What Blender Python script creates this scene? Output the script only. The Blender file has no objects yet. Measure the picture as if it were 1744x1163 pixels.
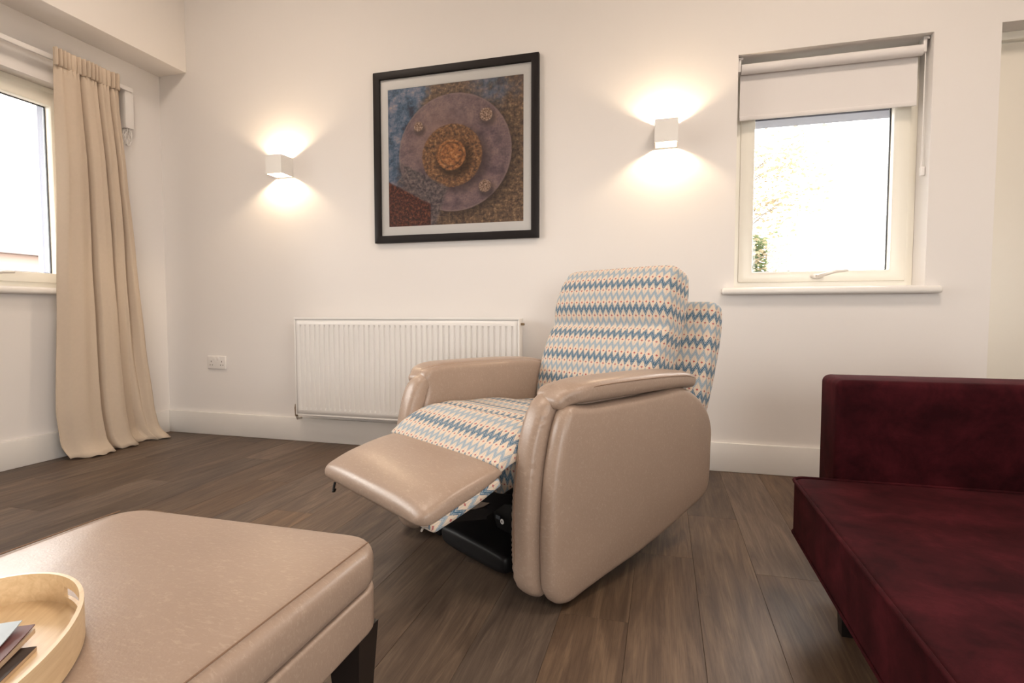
import bpy, bmesh, math, random
from math import sin, cos, pi, radians as R, atan, hypot
from mathutils import Vector, Matrix
random.seed(7)
SC = bpy.context.scene
COL = SC.collection

# ------------------------------------------------------------------ camera
F_PX, CAM_H = 930.0, 0.80
YAW, PITCH = atan(258 / F_PX), atan(48 / F_PX)
cam = bpy.data.cameras.new('camera')
cam.sensor_fit = 'HORIZONTAL'; cam.sensor_width = 36.0
cam.lens = 36.0 * F_PX / 1744.0
cam.clip_start = 0.02; cam.clip_end = 200
cam_o = bpy.data.objects.new('camera', cam)
cam_o.location = (0, 0, CAM_H)
cam_o.rotation_euler = (pi / 2 - PITCH, 0, YAW)
COL.objects.link(cam_o)
SC.camera = cam_o

# ------------------------------------------------------------------ world and exposure
SC.view_settings.view_transform = 'Standard'
SC.view_settings.look = 'None'
SC.view_settings.gamma = 1.0
SC.view_settings.use_curve_mapping = False
SC.view_settings.exposure = 0.0
WORLD_STRENGTH = 13.0
CEILING_W = 62.0
SCONCE_W = 9.0
w = bpy.data.worlds.new('overcast_sky'); SC.world = w; w.use_nodes = True
bg = w.node_tree.nodes['Background']
bg.inputs[0].default_value = (1.0, 0.972, 0.93, 1); bg.inputs[1].default_value = WORLD_STRENGTH

# room constants (metres): camera stands at x=0, y=0
XL, XR, YB, YF, ZC = -3.23, 3.05, 2.93, -3.60, 3.20
WIN1 = (0.335, 1.152, 0.925, 2.060)      # back wall window opening: x0 x1 z0 z1
DOOR1 = (1.405, 2.33, 0.0, 2.066)
WIN2 = (0.10, 2.40, 0.935, 2.050)        # left wall window opening, lengthened out of view for more daylight: y0 y1 z0 z1
FILL_WIN = (-1.90, -.15, 0.935, 2.050)       # added right wall opening for side light, out of frame
FILL_DOORS = (.25, 2.85, 0.0, 2.12)           # added glazed doors behind the camera for fill light: x0 x1 z0 z1

def portal(name, loc, rot, sx, sy):
    l = bpy.data.lights.new(name, 'AREA'); l.shape = 'RECTANGLE'; l.size = sx; l.size_y = sy
    l.cycles.is_portal = True
    o = bpy.data.objects.new(name, l); o.location = loc; o.rotation_euler = rot; COL.objects.link(o)
portal('window_portal', ((WIN1[0]+WIN1[1])/2, YB+.34, (WIN1[2]+WIN1[3])/2), (-pi/2, 0, 0), .84, 1.16)
portal('window_portal', (XL-.34, (WIN2[0]+WIN2[1])/2, (WIN2[2]+WIN2[3])/2), (0, -pi/2, 0), 1.15, 2.34)
portal('window_portal', (XR+.34, (FILL_WIN[0]+FILL_WIN[1])/2, (FILL_WIN[2]+FILL_WIN[3])/2), (0, pi/2, 0), 1.15, 1.8)
portal('window_portal', ((FILL_DOORS[0]+FILL_DOORS[1])/2, YF-.34, 1.06), (pi/2, 0, 0), 2.65, 2.18)

# ------------------------------------------------------------------ material helpers
def srgb(r, g, b):
    f = lambda c: (c/255/12.92) if c/255 <= .04045 else ((c/255+.055)/1.055)**2.4
    return (f(r), f(g), f(b), 1)

class NT:
    def __init__(s, name):
        s.m = bpy.data.materials.new(name); s.m.use_nodes = True
        s.t = s.m.node_tree; s.n = s.t.nodes; s.b = s.n['Principled BSDF']
    def link(s, a, b): s.t.links.new(a, b)
    def node(s, ty, **kw):
        n = s.n.new(ty)
        for k, v in kw.items(): setattr(n, k, v)
        return n
    def put(s, sock, v):
        if hasattr(v, 'is_linked') or isinstance(v, bpy.types.NodeSocket): s.link(v, sock)
        elif v is not None: sock.default_value = v
    def math(s, op, a, b=None, c=None, clamp=False):
        n = s.node('ShaderNodeMath', operation=op, use_clamp=clamp)
        s.put(n.inputs[0], a)
        if b is not None: s.put(n.inputs[1], b)
        if c is not None: s.put(n.inputs[2], c)
        return n.outputs[0]
    def mix(s, fac, a, b):
        n = s.node('ShaderNodeMix', data_type='RGBA')
        s.put(n.inputs[0], fac); s.put(n.inputs[6], a); s.put(n.inputs[7], b)
        return n.outputs[2]
    def coord(s, which='Object'):
        return s.node('ShaderNodeTexCoord').outputs[which]
    def mapping(s, v, scale=(1,1,1), loc=(0,0,0), rot=(0,0,0)):
        n = s.node('ShaderNodeMapping'); s.link(v, n.inputs[0])
        n.inputs['Scale'].default_value = scale; n.inputs['Location'].default_value = loc; n.inputs['Rotation'].default_value = rot
        return n.outputs[0]
    def noise(s, v, scale, detail=4, rough=.55, dist=0):
        n = s.node('ShaderNodeTexNoise'); s.link(v, n.inputs['Vector'])
        n.inputs['Scale'].default_value = scale; n.inputs['Detail'].default_value = detail
        n.inputs['Roughness'].default_value = rough; n.inputs['Distortion'].default_value = dist
        return n.outputs[0]
    def ramp(s, f, stops):
        n = s.node('ShaderNodeValToRGB'); s.link(f, n.inputs[0]); e = n.color_ramp.elements
        while len(e) < len(stops): e.new(.5)
        for el, (p, c) in zip(e, stops): el.position = p; el.color = c
        return n.outputs[0]
    def bump(s, h, strength=.2, dist=.002):
        n = s.node('ShaderNodeBump'); n.inputs['Strength'].default_value = strength; n.inputs['Distance'].default_value = dist
        s.link(h, n.inputs['Height']); s.link(n.outputs[0], s.b.inputs['Normal'])
    def step(s, d, edge):            # 1 where d < edge
        return s.math('LESS_THAN', d, edge)
    def soft(s, d, edge, width):     # smooth 1 inside, 0 outside
        n = s.node('ShaderNodeMapRange', interpolation_type='SMOOTHSTEP')
        s.link(d, n.inputs[0]); n.inputs[1].default_value = edge-width; n.inputs[2].default_value = edge+width
        n.inputs[3].default_value = 1; n.inputs[4].default_value = 0
        return n.outputs[0]

def plain(name, col, rough=.5, metal=0, noise_amt=.04, spec=.5, scale=18):
    t = NT(name)
    c2 = tuple(max(0, min(1, x*(1-noise_amt*2))) for x in col[:3])+(1,)
    t.link(t.mix(t.noise(t.coord(), scale, 3), c2, col), t.b.inputs['Base Color'])
    t.b.inputs['Roughness'].default_value = rough; t.b.inputs['Metallic'].default_value = metal
    t.b.inputs['Specular IOR Level'].default_value = spec
    return t.m

def mat_paint(name, col, rough=.7):
    t = NT(name)
    n = t.noise(t.coord(), 2.0, 2)
    t.link(t.mix(n, tuple(x*.975 for x in col[:3])+(1,), col), t.b.inputs['Base Color'])
    t.b.inputs['Roughness'].default_value = rough; t.b.inputs['Specular IOR Level'].default_value = .25
    t.bump(t.noise(t.coord(), 160, 3), .05, .001)
    return t.m

def mat_leather(name, base, streak):
    t = NT(name); co = t.coord()
    big = t.noise(co, 7, 5, .6)
    c = t.mix(big, tuple(x*.86 for x in base[:3])+(1,), base)
    fib = t.noise(t.mapping(co, (22, 60, 40)), 3, 4, .65, 1.2)
    c = t.mix(t.math('MULTIPLY', t.math('SUBTRACT', fib, .52, clamp=True), 2.6, clamp=True), c, streak)
    t.link(c, t.b.inputs['Base Color'])
    t.b.inputs['Roughness'].default_value = .40
    t.link(t.math('ADD', .26, t.math('MULTIPLY', big, .16)), t.b.inputs['Roughness'])
    t.b.inputs['Specular IOR Level'].default_value = .45
    h = t.math('ADD', t.noise(co, 260, 2), t.math('MULTIPLY', t.noise(co, 26, 3), .8))
    t.bump(h, .12, .0018)
    return t.m

def mat_fabric():
    t = NT('flame_stitch_fabric')
    uv = t.coord('UV'); sep = t.node('ShaderNodeSeparateXYZ'); t.link(uv, sep.inputs[0])
    q, p, P, a = .0015, .0285, .100, .0132
    jit = t.math('MULTIPLY', t.math('SUBTRACT', t.noise(uv, 300, 1), .5), .0022)
    fl = lambda s_: t.math('MULTIPLY', t.math('FLOOR', t.math('DIVIDE', t.math('ADD', s_, jit), q)), q)
    U, V = fl(sep.outputs[0]), fl(sep.outputs[1])
    fu = t.math('FRACT', t.math('DIVIDE', U, p))
    tri = t.math('SUBTRACT', t.math('MULTIPLY', t.math('ABSOLUTE', t.math('SUBTRACT', fu, .5)), 4), 1)
    at = t.math('MULTIPLY', tri, a)
    modP = lambda x: t.math('MULTIPLY', t.math('FRACT', t.math('DIVIDE', x, P)), P)
    d1 = t.math('ABSOLUTE', t.math('SUBTRACT', modP(t.math('ADD', V, at)), P/2))
    d2 = t.math('ABSOLUTE', t.math('SUBTRACT', modP(t.math('ADD', t.math('SUBTRACT', V, at), P/2)), P/2))
    cream, dark, mid, pale, red = srgb(212, 195, 176), srgb(68, 100, 124), srgb(140, 156, 170), srgb(184, 188, 188), srgb(172, 74, 62)
    vm = modP(V)
    c = cream
    c = t.mix(t.step(d2, .0108), c, mid)
    c = t.mix(t.math('MULTIPLY', t.step(d2, .0070), t.math('SUBTRACT', 1, t.step(d2, .0042))), c, pale)
    c = t.mix(t.step(d1, .0130), c, dark)
    c = t.mix(t.math('MULTIPLY', t.step(d1, .0076), t.math('SUBTRACT', 1, t.step(d1, .0052))), c, pale)
    du_a = t.math('MULTIPLY', t.math('ABSOLUTE', t.math('SUBTRACT', fu, .5)), p)
    du_b = t.math('SUBTRACT', p/2, du_a)
    ea = t.math('ADD', du_a, t.math('ABSOLUTE', t.math('SUBTRACT', vm, P*.25)))
    eb = t.math('ADD', du_b, t.math('ABSOLUTE', t.math('SUBTRACT', vm, P*.75)))
    c = t.mix(t.step(t.math('MINIMUM', ea, eb), .0044), c, red)
    # thread lines joining the zigzag tips
    thr = t.math('MULTIPLY', t.step(t.math('MINIMUM', du_a, du_b), .0009), .35)
    c = t.mix(thr, c, mid)
    t.link(c, t.b.inputs['Base Color'])
    t.b.inputs['Roughness'].default_value = .9; t.b.inputs['Specular IOR Level'].default_value = .15
    t.b.inputs['Sheen Weight'].default_value = .15
    wv = t.noise(uv, 900, 1)
    t.bump(t.math('ADD', wv, t.math('MULTIPLY', t.noise(t.coord(), 22, 2), 1.5)), .25, .0015)
    return t.m

def mat_velvet():
    t = NT('burgundy_velvet'); co = t.coord()
    n = t.noise(co, 9, 7, .7, .3)
    c = t.ramp(n, [(.36, srgb(40, 11, 15)), (.52, srgb(54, 16, 21)), (.66, srgb(68, 22, 28))])
    t.link(c, t.b.inputs['Base Color'])
    t.b.inputs['Roughness'].default_value = .95; t.b.inputs['Specular IOR Level'].default_value = .08
    t.b.inputs['Sheen Weight'].default_value = .05; t.b.inputs['Sheen Roughness'].default_value = .35
    t.b.inputs['Sheen Tint'].default_value = srgb(190, 96, 100)
    t.bump(t.noise(co, 420, 2), .1, .001)
    return t.m

def mat_wood_floor():
    t = NT('vinyl_oak_plank'); co = t.coord('Object')
    rnd = t.node('ShaderNodeObjectInfo').outputs['Random']
    off = t.node('ShaderNodeCombineXYZ')
    t.link(t.math('MULTIPLY', rnd, 37.0), off.inputs[0]); t.link(t.math('MULTIPLY', rnd, 91.0), off.inputs[1])
    va = t.node('ShaderNodeVectorMath', operation='ADD'); t.link(co, va.inputs[0]); t.link(off.outputs[0], va.inputs[1])
    v = va.outputs[0]
    g1 = t.noise(t.mapping(v, (9, .9, 1)), 2.2, 5, .6, 1.6)
    g2 = t.noise(t.mapping(v, (120, 3.5, 1)), 2.0, 4, .7, .3)
    wv = t.node('ShaderNodeTexWave', wave_type='RINGS', rings_direction='Z')
    t.link(t.mapping(v, (16, 1.5, 1)), wv.inputs['Vector']); wv.inputs['Scale'].default_value = 1.3
    wv.inputs['Distortion'].default_value = 9; wv.inputs['Detail'].default_value = 3; wv.inputs['Detail Scale'].default_value = .9
    c = t.ramp(g1, [(.30, srgb(77, 61, 50)), (.5, srgb(99, 81, 66)), (.70, srgb(121, 101, 83))])
    c = t.mix(t.math('MULTIPLY', wv.outputs[1], .20), c, srgb(70, 56, 47))
    c = t.mix(t.math('MULTIPLY', t.math('SUBTRACT', g2, .48, clamp=True), 2.4, clamp=True), c, srgb(70, 56, 46))
    hs = t.node('ShaderNodeHueSaturation'); t.link(c, hs.inputs['Color'])
    t.link(t.math('ADD', .74, t.math('MULTIPLY', rnd, .48)), hs.inputs['Value'])
    t.link(t.math('ADD', .82, t.math('MULTIPLY', t.math('FRACT', t.math('MULTIPLY', rnd, 7.3)), .36)), hs.inputs['Saturation'])
    t.link(hs.outputs[0], t.b.inputs['Base Color'])
    t.link(t.math('ADD', .40, t.math('MULTIPLY', g2, .18)), t.b.inputs['Roughness'])
    t.b.inputs['Specular IOR Level'].default_value = .4
    t.bump(t.math('SUBTRACT', 1, g2), .12, .0008)
    return t.m

def mat_glass(name='window_glass', refl=.06):
    t = NT(name); t.n.remove(t.b)
    tr = t.node('ShaderNodeBsdfTransparent'); gl = t.node('ShaderNodeBsdfGlossy'); gl.inputs['Roughness'].default_value = .02
    fr = t.node('ShaderNodeFresnel'); fr.inputs['IOR'].default_value = 1.45
    lw = t.math('MULTIPLY', fr.outputs[0], refl*14, clamp=True)
    ms = t.node('ShaderNodeMixShader'); t.link(lw, ms.inputs[0]); t.link(tr.outputs[0], ms.inputs[1]); t.link(gl.outputs[0], ms.inputs[2])
    t.link(ms.outputs[0], t.n['Material Output'].inputs[0])
    return t.m

def mat_emit(name, col, strength):
    t = NT(name)
    t.b.inputs['Base Color'].default_value = (.9, .9, .9, 1)
    t.b.inputs['Emission Color'].default_value = col; t.b.inputs['Emission Strength'].default_value = strength
    return t.m

def mat_print():
    """flat printed photograph: rusty flange with bolts, on UV 0..1"""
    t = NT('rusty_flange_print')
    uv = t.coord('UV'); sep = t.node('ShaderNodeSeparateXYZ'); t.link(uv, sep.inputs[0])
    u, v = sep.outputs[0], sep.outputs[1]
    n1 = t.noise(uv, 9, 8, .75); n2 = t.noise(uv, 38, 8, .72); n3 = t.noise(uv, 4, 4, .6, .8)
    sp = t.noise(uv, 90, 4, .8)
    def dist(cx, cy, wob=.0):
        dx = t.math('SUBTRACT', u, cx); dy = t.math('SUBTRACT', v, cy)
        d = t.math('SQRT', t.math('ADD', t.math('MULTIPLY', dx, dx), t.math('MULTIPLY', dy, dy)))
        if wob: d = t.math('ADD', d, t.math('MULTIPLY', t.math('SUBTRACT', n2, .5), wob))
        return d
    rust = t.ramp(n2, [(.36, srgb(60, 46, 40)), (.48, srgb(110, 88, 72)), (.56, srgb(142, 112, 86)), (.66, srgb(192, 162, 128))])
    blue = t.ramp(n1, [(.38, srgb(44, 52, 74)), (.47, srgb(74, 104, 132)), (.55, srgb(124, 134, 158)), (.64, srgb(182, 166, 166))])
    bl = t.soft(t.math('ADD', t.math('ADD', t.math('MULTIPLY', u, 1.35), t.math('MULTIPLY', t.math('SUBTRACT', 1, v), .42)), t.math('MULTIPLY', t.math('SUBTRACT', n3, .5), .5)), .42, .10)
    c = t.mix(bl, rust, blue)
    bl2 = t.math('MULTIPLY', t.soft(dist(.80, .98), .16, .08), t.soft(n3, .5, .15))
    c = t.mix(t.math('MULTIPLY', bl2, .8), c, blue)
    # dark rust-red corner
    ln = t.math('ADD', v, t.math('MULTIPLY', u, .56))
    # soft contact shadow of the flange inside the photograph
    c = t.mix(t.math('MULTIPLY', t.soft(dist(.525, .485), .425, .05), .7), c, srgb(40, 30, 30))
    disc_c = t.ramp(n1, [(.38, srgb(104, 84, 92)), (.5, srgb(140, 116, 118)), (.62, srgb(168, 138, 130))])
    disc_c = t.mix(t.math('MULTIPLY', t.math('SUBTRACT', sp, .48, clamp=True), 3.0, clamp=True), disc_c, srgb(84, 70, 86))
    disc_c = t.mix(t.math('MULTIPLY', t.soft(dist(.40, .62), .16, .14), .45), disc_c, srgb(176, 142, 130))
    d0 = dist(.5, .51, .012)
    c = t.mix(t.soft(d0, .415, .004), c, disc_c)
    rim = t.math('MULTIPLY', t.soft(d0, .415, .003), t.math('SUBTRACT', 1, t.soft(d0, .405, .006)))
    c = t.mix(t.math('MULTIPLY', rim, .5), c, srgb(160, 136, 132))
    c = t.mix(t.math('MULTIPLY', t.soft(dist(.53, .46), .225, .05), .75), c, srgb(62, 46, 46))
    wash = t.ramp(t.noise(uv, 42, 8, .72), [(.36, srgb(66, 50, 42)), (.47, srgb(122, 88, 64)), (.55, srgb(160, 112, 74)), (.66, srgb(206, 166, 122))])
    d3 = dist(.485, .49, .02)
    c = t.mix(t.soft(d3, .222, .005), c, wash)
    c = t.mix(t.math('MULTIPLY', t.soft(dist(.50, .465), .135, .03), .8), c, srgb(52, 38, 30))
    nut = t.ramp(t.noise(uv, 36, 8, .7), [(.36, srgb(84, 60, 48)), (.46, srgb(156, 102, 64)), (.55, srgb(200, 134, 80)), (.66, srgb(220, 176, 130))])
    c = t.mix(t.soft(dist(.48, .495, .02), .108, .006), c, nut)
    ring = t.math('ABSOLUTE', t.math('SUBTRACT', dist(.48, .50, .01), .083))
    c = t.mix(t.math('MULTIPLY', t.soft(ring, .006, .005), .55), c, srgb(60, 44, 36))
    for bx, by, br in ((.235, .715, .034), (.735, .755, .046), (.725, .262, .044)):
        c = t.mix(t.math('MULTIPLY', t.soft(dist(bx+.012, by-.025), br*1.3, br*.5), .65), c, srgb(54, 40, 42))
        c = t.mix(t.soft(dist(bx, by, .015), br, .004), c, t.ramp(t.noise(uv, 90, 3, .7), [(.38, srgb(96, 72, 62)), (.5, srgb(164, 130, 108)), (.62, srgb(214, 188, 170))]))
    # broken grey plate and dark corner, lower left
    wob = t.math('MULTIPLY', t.math('SUBTRACT', n1, .5), .06)
    plate = t.math('MULTIPLY', t.soft(t.math('ADD', ln, wob), .52, .012), t.soft(t.math('SUBTRACT', u, t.math('MULTIPLY', v, .35)), .36, .02))
    plate = t.math('MULTIPLY', plate, t.math('SUBTRACT', 1, t.soft(u, .10, .05)))
    c = t.mix(plate, c, t.ramp(n2, [(.4, srgb(66, 58, 64)), (.5, srgb(106, 94, 96)), (.6, srgb(146, 128, 122))]))
    dk = t.math('MULTIPLY', t.soft(t.math('ADD', ln, t.math('MULTIPLY', wob, .5)), .335, .01), t.soft(u, .325, .004))
    c = t.mix(dk, c, t.ramp(t.noise(uv, 50, 5, .8), [(.40, srgb(38, 14, 14)), (.5, srgb(82, 34, 30)), (.57, srgb(128, 66, 44)), (.66, srgb(170, 112, 72))]))
    t.link(c, t.b.inputs['Base Color']); t.b.inputs['Roughness'].default_value = .5
    return t.m

M = {}
M['wall'] = mat_paint('warm_white_wall_paint', (.80, .765, .74, 1))
M['ceiling'] = mat_paint('ceiling_paint', (.84, .81, .78, 1))
M['gloss'] = plain('white_satin_woodwork', (.80, .775, .745, 1), .35, noise_amt=.01)
M['sill'] = plain('white_sill_paint', (.82, .79, .755, 1), .35, noise_amt=.01)
M['upvc'] = plain('cream_window_frame', (.88, .85, .76, 1), .3, noise_amt=.01)
M['outer'] = plain('grey_outer_cladding', srgb(102, 105, 118), .7)
M['gasket'] = plain('dark_gasket', srgb(70, 74, 80), .6)
M['glass'] = mat_glass()
M['glass2'] = mat_glass('picture_glass', .05)
M['steel'] = plain('satin_silver_metal', srgb(222, 216, 208), .35, .35)
M['brass'] = plain('dull_brass_valve', srgb(150, 130, 105), .35, .8)
M['rad'] = plain('radiator_enamel', (.82, .80, .775, 1), .3, noise_amt=.005)
M['plastic'] = plain('white_plastic', (.80, .77, .745, 1), .4, noise_amt=.01)
M['hole'] = plain('dark_slot', srgb(60, 52, 48), .6)
M['curtain'] = plain('beige_curtain_cloth', srgb(202, 185, 166), .9, noise_amt=.04, spec=.1, scale=60)
M['lining'] = plain('cream_curtain_lining', srgb(232, 224, 210), .9, noise_amt=.02, spec=.1)
M['blind'] = plain('white_blind_fabric', (.79, .755, .74, 1), .85, noise_amt=.01, spec=.1)
M['sconce'] = plain('white_plaster_lamp', (.82, .80, .77, 1), .5, noise_amt=.01)
M['frame'] = plain('black_brown_frame', srgb(22, 15, 15), .5, spec=.3)
M['mount'] = plain('white_card_mount', (.86, .84, .82, 1), .8, noise_amt=.01)
M['print'] = mat_print()
M['floor'] = mat_wood_floor()
M['screed'] = plain('floor_screed', srgb(40, 32, 27), .9)
M['leather'] = mat_leather('beige_leather', srgb(166, 144, 128), srgb(188, 168, 151))
M['stitch'] = plain('brown_stitching', srgb(128, 98, 76), .7)
M['fabric'] = mat_fabric()
M['black'] = plain('black_steel', srgb(22, 21, 22), .4, .3)
M['blackp'] = plain('black_plastic', srgb(13, 12, 13), .5, spec=.25)
M['ply'] = plain('pale_plywood', srgb(214, 180, 118), .6, noise_amt=.08)
M['velvet'] = mat_velvet()
M['darkleg'] = plain('dark_wood_leg', srgb(26, 19, 17), .4)
M['tray'] = NT('bent_birch_ply').m
t = NT('birch_veneer'); g = t.noise(t.mapping(t.coord(), (3, 40, 40)), 3, 4, .6, .5)
t.link(t.ramp(g, [(.3, srgb(206, 176, 134)), (.7, srgb(224, 198, 160))]), t.b.inputs['Base Color']); t.b.inputs['Roughness'].default_value = .32
M['tray'] = t.m
M['paper'] = plain('page_paper', srgb(214, 196, 176), .7)
M['cover'] = plain('maroon_cover', srgb(96, 48, 46), .45)
M['coverb'] = plain('dark_booklet_cover', srgb(52, 40, 38), .5)
M['skyprint'] = plain('pale_blue_leaflet_print', srgb(196, 210, 220), .35, noise_amt=.12, scale=40)
M['bark'] = plain('tree_bark', srgb(104, 96, 86), .9)
def mat_leaf(name, col):
    t = NT(name); t.link(t.mix(t.noise(t.coord(), 1.5, 3), tuple(x*.7 for x in col[:3])+(1,), col), t.b.inputs['Base Color'])
    t.b.inputs['Roughness'].default_value = .8
    tl = t.node('ShaderNodeBsdfTranslucent'); tl.inputs[0].default_value = col
    ms = t.node('ShaderNodeMixShader'); ms.inputs[0].default_value = .5
    t.link(t.b.outputs[0], ms.inputs[1]); t.link(tl.outputs[0], ms.inputs[2]); t.link(ms.outputs[0], t.n['Material Output'].inputs[0])
    return t.m
M['leaf'] = mat_leaf('autumn_leaf', srgb(94, 108, 74))
M['leafy'] = mat_leaf('yellowing_leaf', srgb(132, 120, 96))
M['render'] = plain('pink_house_render', srgb(146, 128, 121), .9)
M['tiles'] = plain('house_roof_tiles', srgb(92, 80, 78), .9)
M['grass'] = plain('outdoor_paving', srgb(150, 146, 138), .95)
M['bulb'] = mat_emit('warm_lamp_diffuser', (1, .80, .58, 1), 6.0)
M['panel'] = mat_emit('added_lamp_diffuser', (1, .87, .74, 1), 3.0)

# ------------------------------------------------------------------ mesh helpers
def tag(o, label=None, cat=None, group=None, kind=None):
    if label: o['label'] = label
    if cat: o['category'] = cat
    if group: o['group'] = group
    if kind: o['kind'] = kind
    return o
def empty(name, loc=(0,0,0), rz=0, **kw):
    o = bpy.data.objects.new(name, None); o.location = loc; o.rotation_euler = (0, 0, rz); o.empty_display_size = .1
    COL.objects.link(o); return tag(o, **kw)
def mk(name, verts, faces, mat, parent=None, uvs=None, smooth=True, mats=None, fmat=None, sharp=None):
    me = bpy.data.meshes.new(name); me.from_pydata([tuple(v) for v in verts], [], faces); me.update()
    for m_ in (mats or [mat]): me.materials.append(m_)
    if fmat:
        for p, k in zip(me.polygons, fmat): p.material_index = k
    if uvs is not None:
        ul = me.uv_layers.new(name='UVMap')
        for p in me.polygons:
            for li in p.loop_indices: ul.data[li].uv = uvs[me.loops[li].vertex_index]
    if smooth:
        for p in me.polygons: p.use_smooth = True
        if sharp: me.set_sharp_from_angle(angle=R(sharp))
    o = bpy.data.objects.new(name, me); COL.objects.link(o)
    if parent: o.parent = parent
    return o
def box_bm(bm, lo, hi, bev=0, seg=2):
    r = bmesh.ops.create_cube(bm, size=1)
    vs = r['verts']
    for v in vs:
        v.co = Vector([(lo[i]+hi[i])/2 + v.co[i]*(hi[i]-lo[i]) for i in range(3)])
    if bev:
        es = list({e for v in vs for e in v.link_edges})
        bmesh.ops.bevel(bm, geom=es, offset=bev, segments=seg, profile=.5, affect='EDGES')
def from_bm(name, bm, mat, parent=None, smooth=False):
    bmesh.ops.recalc_face_normals(bm, faces=bm.faces[:])
    me = bpy.data.meshes.new(name); bm.to_mesh(me); bm.free(); me.materials.append(mat)
    if smooth:
        for p in me.polygons: p.use_smooth = True
        me.set_sharp_from_angle(angle=R(35))
    o = bpy.data.objects.new(name, me); COL.objects.link(o)
    if parent: o.parent = parent
    return o
def box(name, lo, hi, mat, parent=None, bev=.002, seg=2):
    bm = bmesh.new(); box_bm(bm, lo, hi, bev, seg)
    return from_bm(name, bm, mat, parent, smooth=bev > 0)
def boxes(name, lst, mat, parent=None, bev=.002):
    bm = bmesh.new()
    for lo, hi in lst: box_bm(bm, lo, hi, bev)
    return from_bm(name, bm, mat, parent, smooth=bev > 0)
def ring_frame(name, outer, inner, d0, d1, mat, parent, axis='y', bev=.004):
    """mitred picture-frame solid; outer/inner = (a0,a1,z0,z1); depth d0..d1 along axis"""
    P = lambda a, z, d: (a, d, z) if axis == 'y' else (d, a, z)
    bm = bmesh.new(); rings = []
    for (a0, a1, z0, z1), d in ((outer, d0), (inner, d0), (inner, d1), (outer, d1)):
        rings.append([bm.verts.new(P(a, z, d)) for a, z in ((a0, z0), (a1, z0), (a1, z1), (a0, z1))])
    for k in range(4):
        A, B = rings[k], rings[(k+1) % 4]
        for i in range(4): bm.faces.new((A[i], A[(i+1) % 4], B[(i+1) % 4], B[i]))
    if bev: bmesh.ops.bevel(bm, geom=bm.edges[:], offset=bev, segments=2, profile=.5, affect='EDGES')
    return from_bm(name, bm, mat, parent, smooth=True)
def tube(name, pts, r, mat, parent=None, n=8, closed=False, radii=None):
    pts = [Vector(p) for p in pts]; m_ = len(pts); V = []; Fc = []
    up = Vector((0, 0, 1)); prev = None
    for i, p in enumerate(pts):
        if closed: T = pts[(i+1) % m_]-pts[i-1]
        else: T = pts[min(i+1, m_-1)]-pts[max(i-1, 0)]
        T.normalize()
        if prev is None:
            A = T.cross(up)
            if A.length < .01: A = T.cross(Vector((1, 0, 0)))
        else: A = prev-T*prev.dot(T)
        A.normalize(); prev = A; B = T.cross(A)
        rr = radii[i] if radii else r
        for k in range(n):
            th = 2*pi*k/n; V.append(p+A*cos(th)*rr+B*sin(th)*rr)
    L = m_ if closed else m_-1
    for i in range(L):
        for k in range(n):
            j = (i+1) % m_
            Fc.append((i*n+k, i*n+(k+1) % n, j*n+(k+1) % n, j*n+k))
    if not closed: Fc.append(tuple(range(n-1, -1, -1))); Fc.append(tuple((m_-1)*n+k for k in range(n)))
    return mk(name, V, Fc, mat, parent, sharp=50)
def catmull(pts, n, closed=False):
    m_ = len(pts); out = []
    L = m_ if closed else m_-1
    for i in range(L):
        g = (lambda k: pts[k % m_]) if closed else (lambda k: pts[max(0, min(m_-1, k))])
        p0, p1, p2, p3 = g(i-1), g(i), g(i+1), g(i+2)
        for k in range(n):
            t_ = k/n
            out.append(tuple(.5*((2*b)+(-a+c)*t_+(2*a-5*b+4*c-d)*t_*t_+(-a+3*b-3*c+d)*t_**3) for a, b, c, d in zip(p0, p1, p2, p3)))
    if not closed: out.append(tuple(pts[-1]))
    return out
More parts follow.
